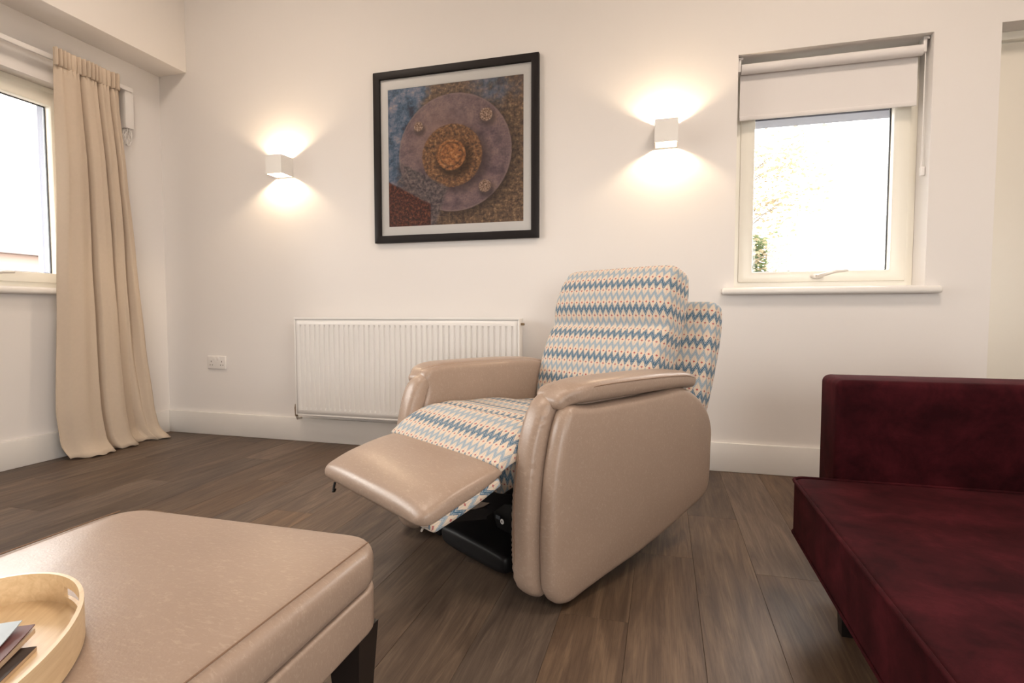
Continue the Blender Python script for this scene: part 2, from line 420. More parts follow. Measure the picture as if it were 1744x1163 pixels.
def loft(name, path, mat, parent, n=4, N=56, e=5.0, cap=.02, capb=None, deform=None, flip=False):
    """Upholstered roll: path points (y, z, half_width, out_thickness, in_thickness, x_centre); the cross-section is a rounded
    rectangle across x and the path normal. UV in metres, u=0 at the middle of the outer side."""
    S = catmull(path, n); secs = []
    def tan(i):
        a, b = S[max(0, i-1)], S[min(len(S)-1, i+1)]; v = Vector((0, b[0]-a[0], b[1]-a[1])); return v.normalized()
    capb = cap if capb is None else capb
    T0, T1 = tan(0), tan(len(S)-1)
    def sec(p, T, da=0, off=0, kk=1): secs.append((Vector((p[5], p[0], p[1]))+T*off, T, p[2]-da, p[3]*kk, p[4]*kk))
    K = 5
    def capk(p, c, th):
        tt = (p[3]+p[4])/2; return max(.02, 1-min(c, tt)/tt*(1-cos(th)))
    for k in range(K, 0, -1):
        th = k/K*pi/2*.97; sec(S[0], T0, cap*(1-cos(th)), -cap*sin(th), capk(S[0], cap, th))
    for i, p in enumerate(S): sec(p, tan(i))
    for k in range(1, K+1):
        th = k/K*pi/2*.97; sec(S[-1], T1, capb*(1-cos(th)), capb*sin(th), capk(S[-1], capb, th))
    V, U, vlen = [], [], 0; prevc = None
    X = Vector((1, 0, 0))
    for c, T, a, tf, tb in secs:
        Nn = Vector((0, -T.z, T.y)) if not flip else Vector((0, T.z, -T.y))
        if prevc is not None: vlen += (c-prevc).length
        prevc = c; ring = []
        for k in range(N):
            th = -pi/2+2*pi*k/N          # start at the inner middle so the UV seam hides there
            cs, sn = cos(th), sin(th)
            x = a*math.copysign(abs(cs)**(2/e), cs); y_ = math.copysign(abs(sn)**(2/e), sn); y_ *= tf if y_ > 0 else tb
            ring.append(c+X*x+Nn*y_)
        arc = [0]
        for k in range(1, N): arc.append(arc[-1]+(ring[k]-ring[k-1]).length)
        mid = arc[N//2]
        for k in range(N): V.append(ring[k]); U.append((arc[k]-mid, vlen))
    if deform: V = [Vector(deform(v)) for v in V]
    Fc = []; ns = len(secs)
    for i in range(ns-1):
        for k in range(N):
            Fc.append((i*N+k, i*N+(k+1) % N, (i+1)*N+(k+1) % N, (i+1)*N+k))
    Fc.append(tuple(range(N-1, -1, -1))); Fc.append(tuple((ns-1)*N+k for k in range(N)))
    return mk(name, V, Fc, mat, parent, uvs=U)
def pillow(name, outline, d0, d1, r, mat, parent, axis='x', crown=.006, closed_smooth=4, rings=6, crown2=None):
    """padded slab: closed outline (a, b) swept between d0 and d1 with rounded rims and slightly crowned faces"""
    O = catmull(outline, closed_smooth, True) if closed_smooth > 1 else list(outline)
    n = len(O)
    area = sum(O[i][0]*O[(i+1) % n][1]-O[(i+1) % n][0]*O[i][1] for i in range(n))
    if area < 0: O = O[::-1]
    cen = (sum(p[0] for p in O)/n, sum(p[1] for p in O)/n)
    nor = []
    for i in range(n):
        a, b = O[i-1], O[(i+1) % n]; dx, dy = b[0]-a[0], b[1]-a[1]; l = hypot(dx, dy) or 1
        nor.append((-dy/l, dx/l))       # inward for ccw
    P = {'x': lambda a, b, d: (d, a, b), 'z': lambda a, b, d: (a, b, d), 'y': lambda a, b, d: (a, d, b)}[axis]
    V = []; rows = []
    def row(ins, sc, d):
        rows.append(len(V))
        for (a, b), (nx, ny) in zip(O, nor):
            a2, b2 = a+nx*ins, b+ny*ins
            V.append(P(cen[0]+(a2-cen[0])*sc, cen[1]+(b2-cen[1])*sc, d))
    K = 5
    c2 = crown if crown2 is None else crown2
    for j in range(1, rings): s = j/rings; row(r, s, d0-c2*(1-s*s))
    for k in range(K+1): th = pi/2*(1-k/K); row(r*(1-cos(th)), 1, d0+r*(1-sin(th)))
    for k in range(K+1): th = pi/2*k/K; row(r*(1-cos(th)), 1, d1-r*(1-sin(th)))
    for j in range(rings-1, 0, -1): s = j/rings; row(r, s, d1+crown*(1-s*s))
    Fc = []
    for q in range(len(rows)-1):
        A, B = rows[q], rows[q+1]
        for i in range(n): Fc.append((A+i, A+(i+1) % n, B+(i+1) % n, B+i))
    Fc.append(tuple(rows[0]+i for i in range(n-1, -1, -1))); Fc.append(tuple(rows[-1]+i for i in range(n)))
    return mk(name, V, Fc, mat, parent)
def rrect(x0, x1, y0, y1, r, k=6):
    out = []
    for cx, cy, a0 in ((x1-r, y1-r, 0), (x0+r, y1-r, pi/2), (x0+r, y0+r, pi), (x1-r, y0+r, 3*pi/2)):
        for i in range(k+1): a = a0+i/k*pi/2; out.append((cx+r*cos(a), cy+r*sin(a)))
    res = []                            # a few points on straight runs keep the smoothing tame
    for i, p in enumerate(out):
        q = out[(i+1) % len(out)]; res.append(p)
        L = hypot(q[0]-p[0], q[1]-p[1])
        if L > .1:
            for j in range(1, 6): res.append((p[0]+(q[0]-p[0])*j/6, p[1]+(q[1]-p[1])*j/6))
    return res
def wall_mesh(name, a0, a1, z0, z1, d0, d1, holes, axis, mat, outer=None):
    """wall slab with rectangular openings, reveals included; d0 = room face, d1 = outer face"""
    P = (lambda a, z, d: (a, d, z)) if axis == 'y' else (lambda a, z, d: (d, a, z))
    As = sorted({a0, a1}|{h[0] for h in holes}|{h[1] for h in holes}); Zs = sorted({z0, z1}|{h[2] for h in holes}|{h[3] for h in holes})
    bm = bmesh.new(); cache = {}
    def v(a, z, d):
        k = (round(a, 5), round(z, 5), round(d, 5))
        if k not in cache: cache[k] = bm.verts.new(P(a, z, d))
        return cache[k]
    inside = lambda a, z: any(h[0] < a < h[1] and h[2] < z < h[3] for h in holes)
    solid = {}
    for i in range(len(As)-1):
        for j in range(len(Zs)-1): solid[i, j] = not inside((As[i]+As[i+1])/2, (Zs[j]+Zs[j+1])/2)
    for (i, j), s in solid.items():
        if not s: continue
        A, B, C_, D = As[i], As[i+1], Zs[j], Zs[j+1]
        for d in (d0, d1): bm.faces.new((v(A, C_, d), v(B, C_, d), v(B, D, d), v(A, D, d)))
        for di, dj, e1, e2 in ((-1, 0, (A, C_), (A, D)), (1, 0, (B, C_), (B, D)), (0, -1, (A, C_), (B, C_)), (0, 1, (A, D), (B, D))):
            if not solid.get((i+di, j+dj), False):
                bm.faces.new((v(*e1, d0), v(*e2, d0), v(*e2, d1), v(*e1, d1)))
    return from_bm(name, bm, mat)

# ------------------------------------------------------------------ room shell
TW = .36
wb = wall_mesh('wall_back', XL-TW, XR+TW, 0, ZC, YB, YB+TW, [WIN1, DOOR1], 'y', M['wall'])
tag(wb, 'warm white back wall with the picture, two wall lights and radiator', 'wall', kind='structure')
wl = wall_mesh('wall_left', YF, YB, 0, ZC, XL, XL-TW, [WIN2], 'x', M['wall'])
tag(wl, 'warm white left wall around the curtained window', 'wall', kind='structure')
wr = wall_mesh('wall_right', YF, YB, 0, ZC, XR, XR+TW, [FILL_WIN], 'x', M['wall'])
tag(wr, 'plain warm white right wall beside the sofa', 'wall', kind='structure')
wf = wall_mesh('wall_front', XL-TW, XR+TW, 0, ZC, YF, YF-TW, [FILL_DOORS], 'y', M['wall'])
tag(wf, 'warm white wall behind the viewer with added glazed doors', 'wall', kind='structure')
ce = box('ceiling', (XL-TW, YF-TW, ZC), (XR+TW, YB+TW, ZC+.2), M['ceiling'], bev=0)
tag(ce, 'flat white ceiling high above the room', 'ceiling', kind='structure')
bk = box('trim_1', (XL, YF, 2.355), (-3.005, YB, ZC), M['wall'], bev=.003)
tag(bk, 'white boxed bulkhead running along the top of the left wall', 'bulkhead', kind='structure')
# floor: screed slab with one object per vinyl plank
fl = box('floor', (XL-TW, YF-TW, -.12), (XR+TW, YB+TW, -.004), M['screed'], bev=0)
tag(fl, 'brown grey oak-effect plank floor', 'floor', kind='structure')
PW, PL = .18, 1.219
plank_cache = {}
def plank_mesh(wd, ln):
    k = (round(wd, 3), round(ln, 3))
    if k not in plank_cache:
        bm = bmesh.new(); g_ = .0003
        box_bm(bm, (-wd/2+g_, -ln/2+g_, -.004), (wd/2-g_, ln/2-g_, 0), 0)
        top = [e for e in bm.edges if all(abs(v.co.z) < 1e-6 for v in e.verts)]
        bmesh.ops.bevel(bm, geom=top, offset=.0005, segments=1, affect='EDGES')
        bmesh.ops.recalc_face_normals(bm, faces=bm.faces[:])
        me = bpy.data.meshes.new('plank'); bm.to_mesh(me); bm.free(); me.materials.append(M['floor']); plank_cache[k] = me
    return plank_cache[k]
x = -.257+PW*math.floor((XL+.257)/PW); col_i = round((x+.257)/PW)
fixed = {0: 1.405, 1: .62, -1: .80, 2: 1.02, -2: 1.62, 3: 1.78, -3: .98, -4: 2.0, -5: 1.3}
while x < XR:
    xa, xb = max(x, XL), min(x+PW, XR)
    ph = fixed.get(col_i, ((col_i*.37+.11) % 1)*PL)
    y = ph-PL*math.ceil((ph-YF)/PL)
    while y < YB:
        ya, yb = max(y, YF), min(y+PL, YB)
        if yb-ya > .02 and xb-xa > .01:
            o = bpy.data.objects.new('plank', plank_mesh(xb-xa, yb-ya)); o.location = ((xa+xb)/2, (ya+yb)/2, 0); COL.objects.link(o); o.parent = fl
        y += PL
    x += PW; col_i += 1
# skirting boards
def skirting(name, lo, hi, label):
    o = box(name, lo, hi, M['gloss'], bev=.004); return tag(o, label, 'skirting board', kind='structure')
skirting('baseboard_back', (XL, YB-.018, 0), (DOOR1[0], YB, .147), 'white skirting board along the back wall')
skirting('baseboard_left', (XL, YF, 0), (XL+.018, YB-.018, .147), 'white skirting board under the left window')
skirting('baseboard_right', (XR-.018, YF, 0), (XR, YB, .147), 'white skirting board along the right wall')

# ------------------------------------------------------------------ windows
def window(name, op, axis, d_in, depth, sgn, label, handle_at, sill_ext, proj=.045, sill=None):
    """op = opening (a0,a1,z0,z1); d_in = frame's room face; sgn = outward direction"""
    root = empty(name, (0, 0, 0)); tag(root, label, 'window', kind='structure')
    a0, a1, z0, z1 = op; f = .045; s = .056
    D = lambda k: d_in+sgn*k
    ring_frame('frame', (a0, a1, z0, z1), (a0+f, a1-f, z0+f, z1-f), D(0), D(depth), M['upvc'], root, axis)
    i = (a0+f-.012, a1-f+.012, z0+f-.012, z1-f+.012)
    g = (a0+f+s, a1-f-s, z0+f+s*.75, z1-f-s)
    ring_frame('sash', i, g, D(-.012), D(depth-.015), M['upvc'], root, axis, .006)
    ring_frame('gasket', (g[0]-.002, g[1]+.002, g[2]-.002, g[3]+.002), (g[0]+.005, g[1]-.005, g[2]+.005, g[3]-.005), D(depth*.45), D(depth*.6), M['gasket'], root, axis, 0)
    P = (lambda a, z, d: (a, d, z)) if axis == 'y' else (lambda a, z, d: (d, a, z))
    lo, hi = P(g[0]-.004, g[2]-.004, D(depth*.50)), P(g[1]+.004, g[3]+.004, D(depth*.54))
    box('pane', tuple(min(p, q) for p, q in zip(lo, hi)), tuple(max(p, q) for p, q in zip(lo, hi)), M['glass'], root, bev=0)
    # outer cladding lining the opening beyond the frame
    ring_frame('outer_lining', (a0-.0, a1+.0, z0-.0, z1+.0), (a0+.03, a1-.03, z0+.02, z1-(.262 if axis == 'y' else .05)), D(depth+.002), D(depth+.13), M['outer'], root, axis, 0)
    # espagnolette handle: rose, neck, lever
    ha, hz = handle_at; hd = D(-.014)
    r_ = mk_disc('handle_base', P, ha, hz, hd, -sgn, root)
    pts = [P(ha, hz, hd-sgn*.012), P(ha, hz, hd-sgn*.035), P(ha+.025, hz+.006, hd-sgn*.045), P(ha+.07, hz+.020, hd-sgn*.046), P(ha+.125, hz+.024, hd-sgn*.046)]
    tube('handle', pts, .007, M['steel'], r_, 10, radii=[.009, .009, .009, .0075, .006])
    # sill board
    if sill is None: return root
    wall_d, s0, s1 = sill
    bm = bmesh.new()
    def bb(l, h, bv): box_bm(bm, tuple(min(p, q) for p, q in zip(l, h)), tuple(max(p, q) for p, q in zip(l, h)), bv, 3)
    bb(P(s0-sill_ext, z0-.033, wall_d), P(s1+sill_ext, z0, wall_d-sgn*proj), .012)
    bb(P(s0, z0-.0005, wall_d-sgn*.02), P(s1, z0+.004, D(.002)), .001)
    from_bm('window_sill', bm, M['sill'], root, True)
    return root
def mk_disc(name, P, a, z, d, s, root):
    V = []; n = 20
    for dd, k in ((0, 1), (.008, 1), (.012, .8)):
        for i in range(n): th = 2*pi*i/n; V.append(P(a+cos(th)*.030*k, z+sin(th)*.013*k, d+s*dd))
    Fc = [(q*n+i, q*n+(i+1) % n, (q+1)*n+(i+1) % n, (q+1)*n+i) for q in range(2) for i in range(n)]+[tuple(2*n+i for i in range(n))]
    return mk(name, V, Fc, M['steel'], root, sharp=40)
window('window_1', WIN1, 'y', YB+.135, .07, 1, 'cream framed back wall window with a tree outside, half covered by a white blind', (.735, .985), .058, sill=(YB, WIN1[0], WIN1[1]))
window('window_2', (1.52, WIN2[1], WIN2[2], WIN2[3]), 'x', XL-.08, .07, -1, 'cream framed left wall window beside the beige curtain', (1.93, .99), .055, sill=(XL, WIN2[0], WIN2[1]))
window('fill_window_3', (WIN2[0], 1.52, WIN2[2], WIN2[3]), 'x', XL-.08, .07, -1, 'unseen cream casement in the left wall nearer the viewer, added for side light', (.8, .99), .055)  # unseen extension of the left window, added to light the sofa front
window('fill_window_4', FILL_WIN, 'x', XR+.08, .07, 1, 'unseen cream framed window added in the right wall for side light', (-1.0, .99), .055, sill=(XR, FILL_WIN[0], FILL_WIN[1]))  # added window, no known opening here; lights the recliner's near side

# door recess at the right of the back wall
d1 = empty('door_1'); tag(d1, 'cream flush door in a recess at the right edge', 'door', kind='structure')
ring_frame('door_frame', (DOOR1[0], DOOR1[1], -.04, DOOR1[3]), (DOOR1[0]+.035, DOOR1[1]-.035, -.05, DOOR1[3]-.036), YB+.10, YB+.20, M['upvc'], d1, 'y', .003)
M['door'] = plain('cream_door_paint', (.80, .755, .67, 1), .4, noise_amt=.01)
box('door_leaf', (DOOR1[0]+.038, YB+.125, .006), (DOOR1[1]-.038, YB+.165, DOOR1[3]-.041), M['door'], d1, bev=.003)
tube('door_handle', [(DOOR1[1]-.10, YB+.125, 1.0), (DOOR1[1]-.10, YB+.07, 1.0), (DOOR1[1]-.22, YB+.065, 1.0)], .009, M['steel'], d1, 10)
# unseen glazed doors added behind the camera as frontal fill light
d2 = empty('fill_door'); tag(d2, 'wide glazed doors behind the viewer, unseen and added for fill light', 'door', kind='structure')
pm = (FILL_DOORS[0]+FILL_DOORS[1])/2
for a, b in ((FILL_DOORS[0], pm), (pm, FILL_DOORS[1])):
    lf = ring_frame('glazed_leaf', (a, b, 0, FILL_DOORS[3]), (a+.09, b-.09, .12, FILL_DOORS[3]-.09), YF-.12, YF-.18, M['upvc'], d2, 'y')
    box('pane', (a+.088, YF-.153, .118), (b-.088, YF-.147, FILL_DOORS[3]-.088), M['glass'], lf, bev=0)

# ------------------------------------------------------------------ roller blind
rb = empty('roller_blind', (.74, YB+.05, 2.02)); tag(rb, 'white roller blind drawn part way down the back window', 'blind')
def loc(p, o): return tuple(a-b for a, b in zip(p, o))
bo = (.74, YB+.05, 2.02)
xa, xb = WIN1[0]+.018, WIN1[1]-.028
tube('roller', [loc((xa, YB+.045, 2.004), bo), loc((xb, YB+.045, 2.004), bo)], .024, M['blind'], rb, 24)
# fabric: leaves the back of the roller, hangs to the bar
prof = [(YB+.045, 2.0285), (YB+.060, 2.022), (YB+.0690, 2.006), (YB+.0695, 1.98), (YB+.0695, 1.80), (YB+.0695, 1.772)]
V = []; Fc = []
fx0, fx1 = WIN1[0]+.006, WIN1[1]-.033
for (yy, zz) in prof:
    for xx in (fx0+.012, fx1): V += [loc((xx, yy, zz), bo), loc((xx, yy+.0016, zz), bo)]
for i in range(len(prof)-1):
    a = i*4; b = a+4
    Fc += [(a, a+2, b+2, b), (a+1, b+1, b+3, a+3), (a, b, b+1, a+1), (a+2, a+3, b+3, b+2)]
Fc += [(0, 1, 3, 2), (4*(len(prof)-1), 4*(len(prof)-1)+2, 4*(len(prof)-1)+3, 4*(len(prof)-1)+1)]
mk('blind_fabric', V, Fc, M['blind'], rb, sharp=40)
box('bottom_bar', loc((fx0+.012, YB+.065, 1.764), bo), loc((fx1, YB+.076, 1.784), bo), M['blind'], rb, bev=.003)
for xx in (WIN1[0]+.003, WIN1[1]-.028):
    b_ = boxes('bracket', [(loc((xx, YB+.03, 1.99), bo), loc((xx+.014, YB+.08, 2.052), bo)), (loc((xx, YB+.03, 2.046), bo), loc((xx+.024, YB+.085, 2.058), bo))], M['plastic'], rb)
for k, dx in enumerate((-.016, -.010)):
    tube('pull_chain', [loc((WIN1[1]+dx, YB+.04+.016*k, 2.0), bo), loc((WIN1[1]+dx, YB+.04+.014*k, 1.6), bo), loc((WIN1[1]+dx, YB+.045+.008*k, 1.46), bo)], .0022, M['plastic'], rb, 6)
box('chain_clip', loc((WIN1[1]-.018, YB+.036, 1.435), bo), loc((WIN1[1]-.001, YB+.060, 1.475), bo), M['plastic'], rb, bev=.003)

# ------------------------------------------------------------------ curtain track, curtain
tr = empty('curtain_track', (XL, 2.0, 2.17)); tag(tr, 'thin white curtain track fixed above the left window', 'curtain track')
to = (XL, 2.0, 2.17)
box('rail', loc((XL+.045, .45, 2.155), to), loc((XL+.062, 2.69, 2.181), to), M['plastic'], tr, bev=.003)
for yy in (.6, 1.3, 2.0, 2.62):
    box('bracket', loc((XL, yy-.01, 2.16), to), loc((XL+.05, yy+.01, 2.178), to), M['plastic'], tr, bev=.002)
box('end_cover', loc((XL+.002, 2.645, 1.935), to), loc((XL+.05, 2.70, 2.178), to), M['plastic'], tr, bev=.004)
cp = []
for i in range(90):
    a = i/90*2*pi*4.5; r_ = .022+.008*sin(i*.9)
    cp.append(loc((XL+.028+.012*cos(a*1.7), 2.668+r_*cos(a)*.9, 1.885+.042*sin(a)+.012*sin(i*.33)), to))
tube('cord', catmull(cp, 2), .0022, M['plastic'], tr, 6)

cu = empty('curtain', (-3.13, 2.4, 0)); tag(cu, 'beige floor length curtain gathered beside the left window', 'curtain')
co_ = (-3.13, 2.4, 0)
NS, NTT = 150, 90
def lerp_tab(tab, t_):
    for (a, va), (b, vb) in zip(tab, tab[1:]):
        if t_ <= b:
            k = (t_-a)/(b-a) if b > a else 0; k = k*k*(3-2*k)*.4+k*.6; return va+(vb-va)*k
    return tab[-1][1]
YLt = [(0, 2.205), (.3, 2.205), (.6, 2.18), (.88, 2.15), (.96, 2.165), (1, 2.19)]
YRt = [(0, 2.565), (.08, 2.565), (.25, 2.59), (.48, 2.635), (.73, 2.675), (.9, 2.715), (.97, 2.745), (1, 2.775)]
fold_c = [(0, -.3), (.08, .5), (.20, .65), (.34, .55), (.385, -1.0), (.43, .5), (.52, .7), (.60, .6), (.645, -1.0), (.69, .6), (.80, .5), (.85, -.9), (.90, .4), (.97, .3), (1, -.2)]
fold_b = [(0, -.3), (.1, .3), (.22, .6), (.34, .55), (.385, -.2), (.43, .5), (.55, .6), (.63, .45), (.68, -1.0), (.78, -1.0), (.84, .3), (.94, .4), (1, -.3)]
def cpt(s, t_):
    z = 2.205-(2.205-.004)*t_
    y = YLt and lerp_tab(YLt, t_)+(lerp_tab(YRt, t_)-lerp_tab(YLt, t_))*s
    head = max(0, 1-t_/.055); head = min(1, head*2.2)
    ss = s+.015*sin(t_*5)*t_
    fb = min(1, max(0, (t_-.35)/.6))*.75; sc_ = max(0, min(1, ss)); f = lerp_tab(fold_c, sc_)*(1-fb)+lerp_tab(fold_b, sc_)*fb
    amp = (.014+.052*min(1, t_/.25)+.004*t_)*(1-head*.8)
    xx = -3.128+f*amp+head*.010*sin(s*2*pi*15)+.006*sin(s*31+t_*3)*(1-head)*.5
    pud = max(0, (t_-.955)/.045)
    xx += .035*pud*pud*(1+.5*sin(s*9))
    if s > .80: y += .012*pud*sin(s*40)
    xx += .02*max(0, t_-.5)
    return (max(xx, XL+.024), y, max(z, .003+.004*(1+sin(s*50))))
V = [loc(cpt(i/NS, j/NTT), co_) for j in range(NTT+1) for i in range(NS+1)]
Fc = [(j*(NS+1)+i, j*(NS+1)+i+1, (j+1)*(NS+1)+i+1, (j+1)*(NS+1)+i) for j in range(NTT) for i in range(NS)]
cm = mk('cloth', V, Fc, M['curtain'], cu, mats=[M['curtain'], M['lining']])
so = cm.modifiers.new('thick', 'SOLIDIFY'); so.thickness = .0035; so.offset = 0; so.material_offset = 0
# gathering tape heading: a band of tight pleats standing slightly proud
V = []; Fc = []; NH = 220
for j, zz in enumerate((2.112, 2.118, 2.20, 2.206)):
    for i in range(NH+1):
        s = i/NH; x_, y_, _ = cpt(s, .0)
        V.append(loc((x_+(.008 if j in (1, 2) else .003)+.007*sin(s*2*pi*17), y_, zz), co_))
Fc = [(j*(NH+1)+i, j*(NH+1)+i+1, (j+1)*(NH+1)+i+1, (j+1)*(NH+1)+i) for j in range(3) for i in range(NH)]
hd = mk('pleat_heading', V, Fc, M['curtain'], cu)
so = hd.modifiers.new('thick', 'SOLIDIFY'); so.thickness = .003; so.offset = 0

# ------------------------------------------------------------------ wall lights
def sconce(xc, label):
    zc, h, wd, dp = 1.695, .112, .112, .110
    root = empty('wall_light', (xc, YB, zc)); tag(root, label, 'wall light', 'cube wall lights on the back wall')
    th = .006; y0 = -dp
    box('back_plate', (-wd/2, -.012, -h/2), (wd/2, 0, h/2), M['sconce'], root, bev=.001)
    bm = bmesh.new()
    box_bm(bm, (-wd/2, y0, -h/2), (wd/2, y0+th, h/2), .001)
    box_bm(bm, (-wd/2, y0+th*.9, -h/2), (-wd/2+th, -.011, h/2), .001)
    box_bm(bm, (wd/2-th, y0+th*.9, -h/2), (wd/2, -.011, h/2), .001)
    from_bm('shade', bm, M['sconce'], root, False)
    # glowing lamp module across the middle of the sleeve
    box('lamp_module', (-.03, -.08, -.010), (.03, -.025, .010), M['bulb'], root, bev=.003)
    for s in (1, -1):
        l = bpy.data.lights.new('wall_light_bulb', 'POINT'); l.energy = SCONCE_W; l.color = (1, .76, .50); l.shadow_soft_size = .010
        o = bpy.data.objects.new('wall_light_bulb', l); o.location = (0, -.055, .024*s); COL.objects.link(o); o.parent = root
sconce(-2.268, 'white cube up-and-down wall light to the left of the picture')
sconce(0.0, 'white cube up-and-down wall light between the picture and the window')

# unseen ceiling lamps added above the frame to light the room
def added_ceiling_lamp(x_, y_, label, watts):
    root = empty('added_ceiling_light', (x_, y_, ZC)); tag(root, label, 'ceiling light', 'unseen added ceiling lights')
    ring_frame_h = boxes('lamp_frame', [((-.31, -.31, -.05), (.31, -.295, 0)), ((-.31, .295, -.05), (.31, .31, 0)), ((-.31, -.295, -.05), (-.295, .295, 0)), ((.295, -.295, -.05), (.31, .295, 0))], M['plastic'], root)
    box('diffuser', (-.294, -.294, -.03), (.294, .294, -.02), M['panel'], root, bev=0)
    l = bpy.data.lights.new('added_ceiling_lamp', 'AREA'); l.shape = 'SQUARE'; l.size = .56; l.energy = watts; l.color = (1, .83, .68)
    o = bpy.data.objects.new('added_ceiling_lamp', l); o.location = (0, 0, -.034); COL.objects.link(o); o.parent = root
added_ceiling_lamp(.85, 1.30, 'unseen flush square ceiling light added above the sofa end', CEILING_W*.46)
added_ceiling_lamp(-2.05, 1.45, 'unseen flush square ceiling light added to brighten the left side', CEILING_W*.32)
added_ceiling_lamp(.9, -1.4, 'unseen flush square ceiling light added behind the viewer as fill', CEILING_W*.52)

# ------------------------------------------------------------------ picture
pic = empty('framed_picture', (-1.15, YB, 1.21)); tag(pic, 'square black framed print of a rusty bolted metal flange on the back wall', 'picture')
hw, hh = .493, .977
ring_frame('frame', (-hw, hw, 0, hh), (-hw+.042, hw-.042, .042, hh-.042), -.028, -.001, M['frame'], pic, 'y', .003)
ring_frame('mount', (-hw+.040, hw-.040, .040, hh-.040), (-hw+.088, hw-.088, .094, hh-.100), -.0125, -.010, M['mount'], pic, 'y', .0005)
px0, px1, pz0, pz1 = -hw+.086, hw-.086, .092, hh-.098
mk('print', [(px0, -.010, pz0), (px1, -.010, pz0), (px1, -.010, pz1), (px0, -.010, pz1)], [(0, 1, 2, 3)], M['print'], pic, uvs=[(0, 0), (1, 0), (1, 1), (0, 1)], smooth=False)
box('backing_board', (-hw+.03, -.0095, .03), (hw-.03, -.003, hh-.03), M['mount'], pic, bev=0)
box('glazing', (-hw+.041, -.0185, .041), (hw-.041, -.0165, hh-.041), M['glass2'], pic, bev=0)

# ------------------------------------------------------------------ radiator
RX0, RX1, RZ0, RZ1 = -2.152, -.743, .180, .776
ra = empty('radiator', ((RX0+RX1)/2, YB, RZ0)); tag(ra, 'white ribbed panel radiator on the wall behind the recliner', 'radiator')
ro = ((RX0+RX1)/2, YB, RZ0)
nr = 41; pitch = (RX1-RX0-.05)/nr
prof = []                       # plan profile of the pressed panel, x and depth
yf = YB-.100
def panel(name, yf, sgn):
    xs = []
    x_ = RX0+.008
    xs.append((x_, 0)); x_ = RX0+.025
    for i in range(nr):
        b = x_+i*pitch
        for k, dpt in ((.0, 0), (.30, 0), (.40, .0065), (.60, .0065), (.70, 0)): xs.append((b+k*pitch, dpt))
    xs.append((RX1-.008, 0))
    zs = [RZ0+.006, RZ0+.038, RZ0+.052, RZ1-.058, RZ1-.044, RZ1-.010]
    fac = [0, 0, 1, 1, 0, 0]
    V = [loc((px, yf+sgn*d*f_, z_), ro) for z_, f_ in zip(zs, fac) for px, d in xs]
    n = len(xs)
    Fc = [(j*n+i, j*n+i+1, (j+1)*n+i+1, (j+1)*n+i) for j in range(5) for i in range(n-1)]
    o = mk(name, V, Fc, M['rad'], ra, sharp=24)
    s_ = o.modifiers.new('thick', 'SOLIDIFY'); s_.thickness = .004; s_.offset = -1 if sgn > 0 else 1
panel('front_panel', yf, 1)
panel('rear_panel', YB-.035, -1)
boxes('side_panel', [(loc((RX0, YB-.103, RZ0+.004), ro), loc((RX0+.008, YB-.03, RZ1-.004), ro))], M['rad'], ra, .003)
boxes('side_panel', [(loc((RX1-.008, YB-.103, RZ0+.004), ro), loc((RX1, YB-.03, RZ1-.004), ro))], M['rad'], ra, .003)
bm = bmesh.new()
box_bm(bm, loc((RX0, YB-.105, RZ1-.012), ro), loc((RX1, YB-.096, RZ1), ro), .002)
box_bm(bm, loc((RX0, YB-.040, RZ1-.012), ro), loc((RX1, YB-.030, RZ1), ro), .002)
for i in range(70):
    xx = RX0+.02+i*(RX1-RX0-.04)/69
    box_bm(bm, loc((xx-.003, YB-.097, RZ1-.006), ro), loc((xx+.003, YB-.039, RZ1-.003), ro), 0)
from_bm('top_grille', bm, M['rad'], ra)
box('bottom_seam', loc((RX0+.01, YB-.101, RZ0), ro), loc((RX1-.01, YB-.094, RZ0+.010), ro), M['rad'], ra, bev=.002)
for sx, xx in ((-1, RX0), (1, RX1)):
    v = tube('valve', [loc((xx+sx*-.005, YB-.065, RZ0+.022), ro), loc((xx+sx*.022, YB-.065, RZ0+.022), ro)], .010, M['brass'], ra, 12)
    tube('valve_body', [loc((xx+sx*.022, YB-.065, RZ0-.012), ro), loc((xx+sx*.022, YB-.065, RZ0+.040), ro), loc((xx+sx*.022, YB-.065, RZ0+.062), ro)], .011, M['brass'], v, 12, radii=[.009, .012, .008])
    tube('pipe', [loc((xx+sx*.022, YB-.065, RZ0-.008), ro), loc((xx+sx*.022, YB-.055, RZ0-.030), ro), loc((xx+sx*.022, YB-.019, RZ0-.032), ro)], .0075, M['steel'], v, 10)
tube('bleed_valve', [loc((RX1-.004, YB-.068, RZ1-.035), ro), loc((RX1+.018, YB-.068, RZ1-.035), ro)], .007, M['brass'], ra, 10)
for xx in (RX0+.25, RX1-.25):
    box('wall_bracket', loc((xx-.02, YB-.031, RZ0+.03), ro), loc((xx+.02, YB-.001, RZ1-.03), ro), M['rad'], ra, bev=.001)

# ------------------------------------------------------------------ double socket
sk = empty('wall_socket', (-2.82, YB, .435)); tag(sk, 'white double plug socket on the back wall beside the curtain', 'socket')
box('face_plate', (-.073, -.011, 0), (.073, 0, .086), M['plastic'], sk, bev=.004, seg=3)
for s in (-1, 1):
    box('switch', (s*.016-.008, -.015, .056), (s*.016+.008, -.009, .076), M['plastic'], sk, bev=.002)
    for (a, b, c_, d_) in ((s*.042-.002, s*.042+.002, .044, .054), (s*.042-.012, s*.042-.006, .024, .029), (s*.042+.006, s*.042+.012, .024, .029)):
        box('pin_slot', (a, -.0114, c_), (b, -.0095, d_), M['hole'], sk, bev=0)

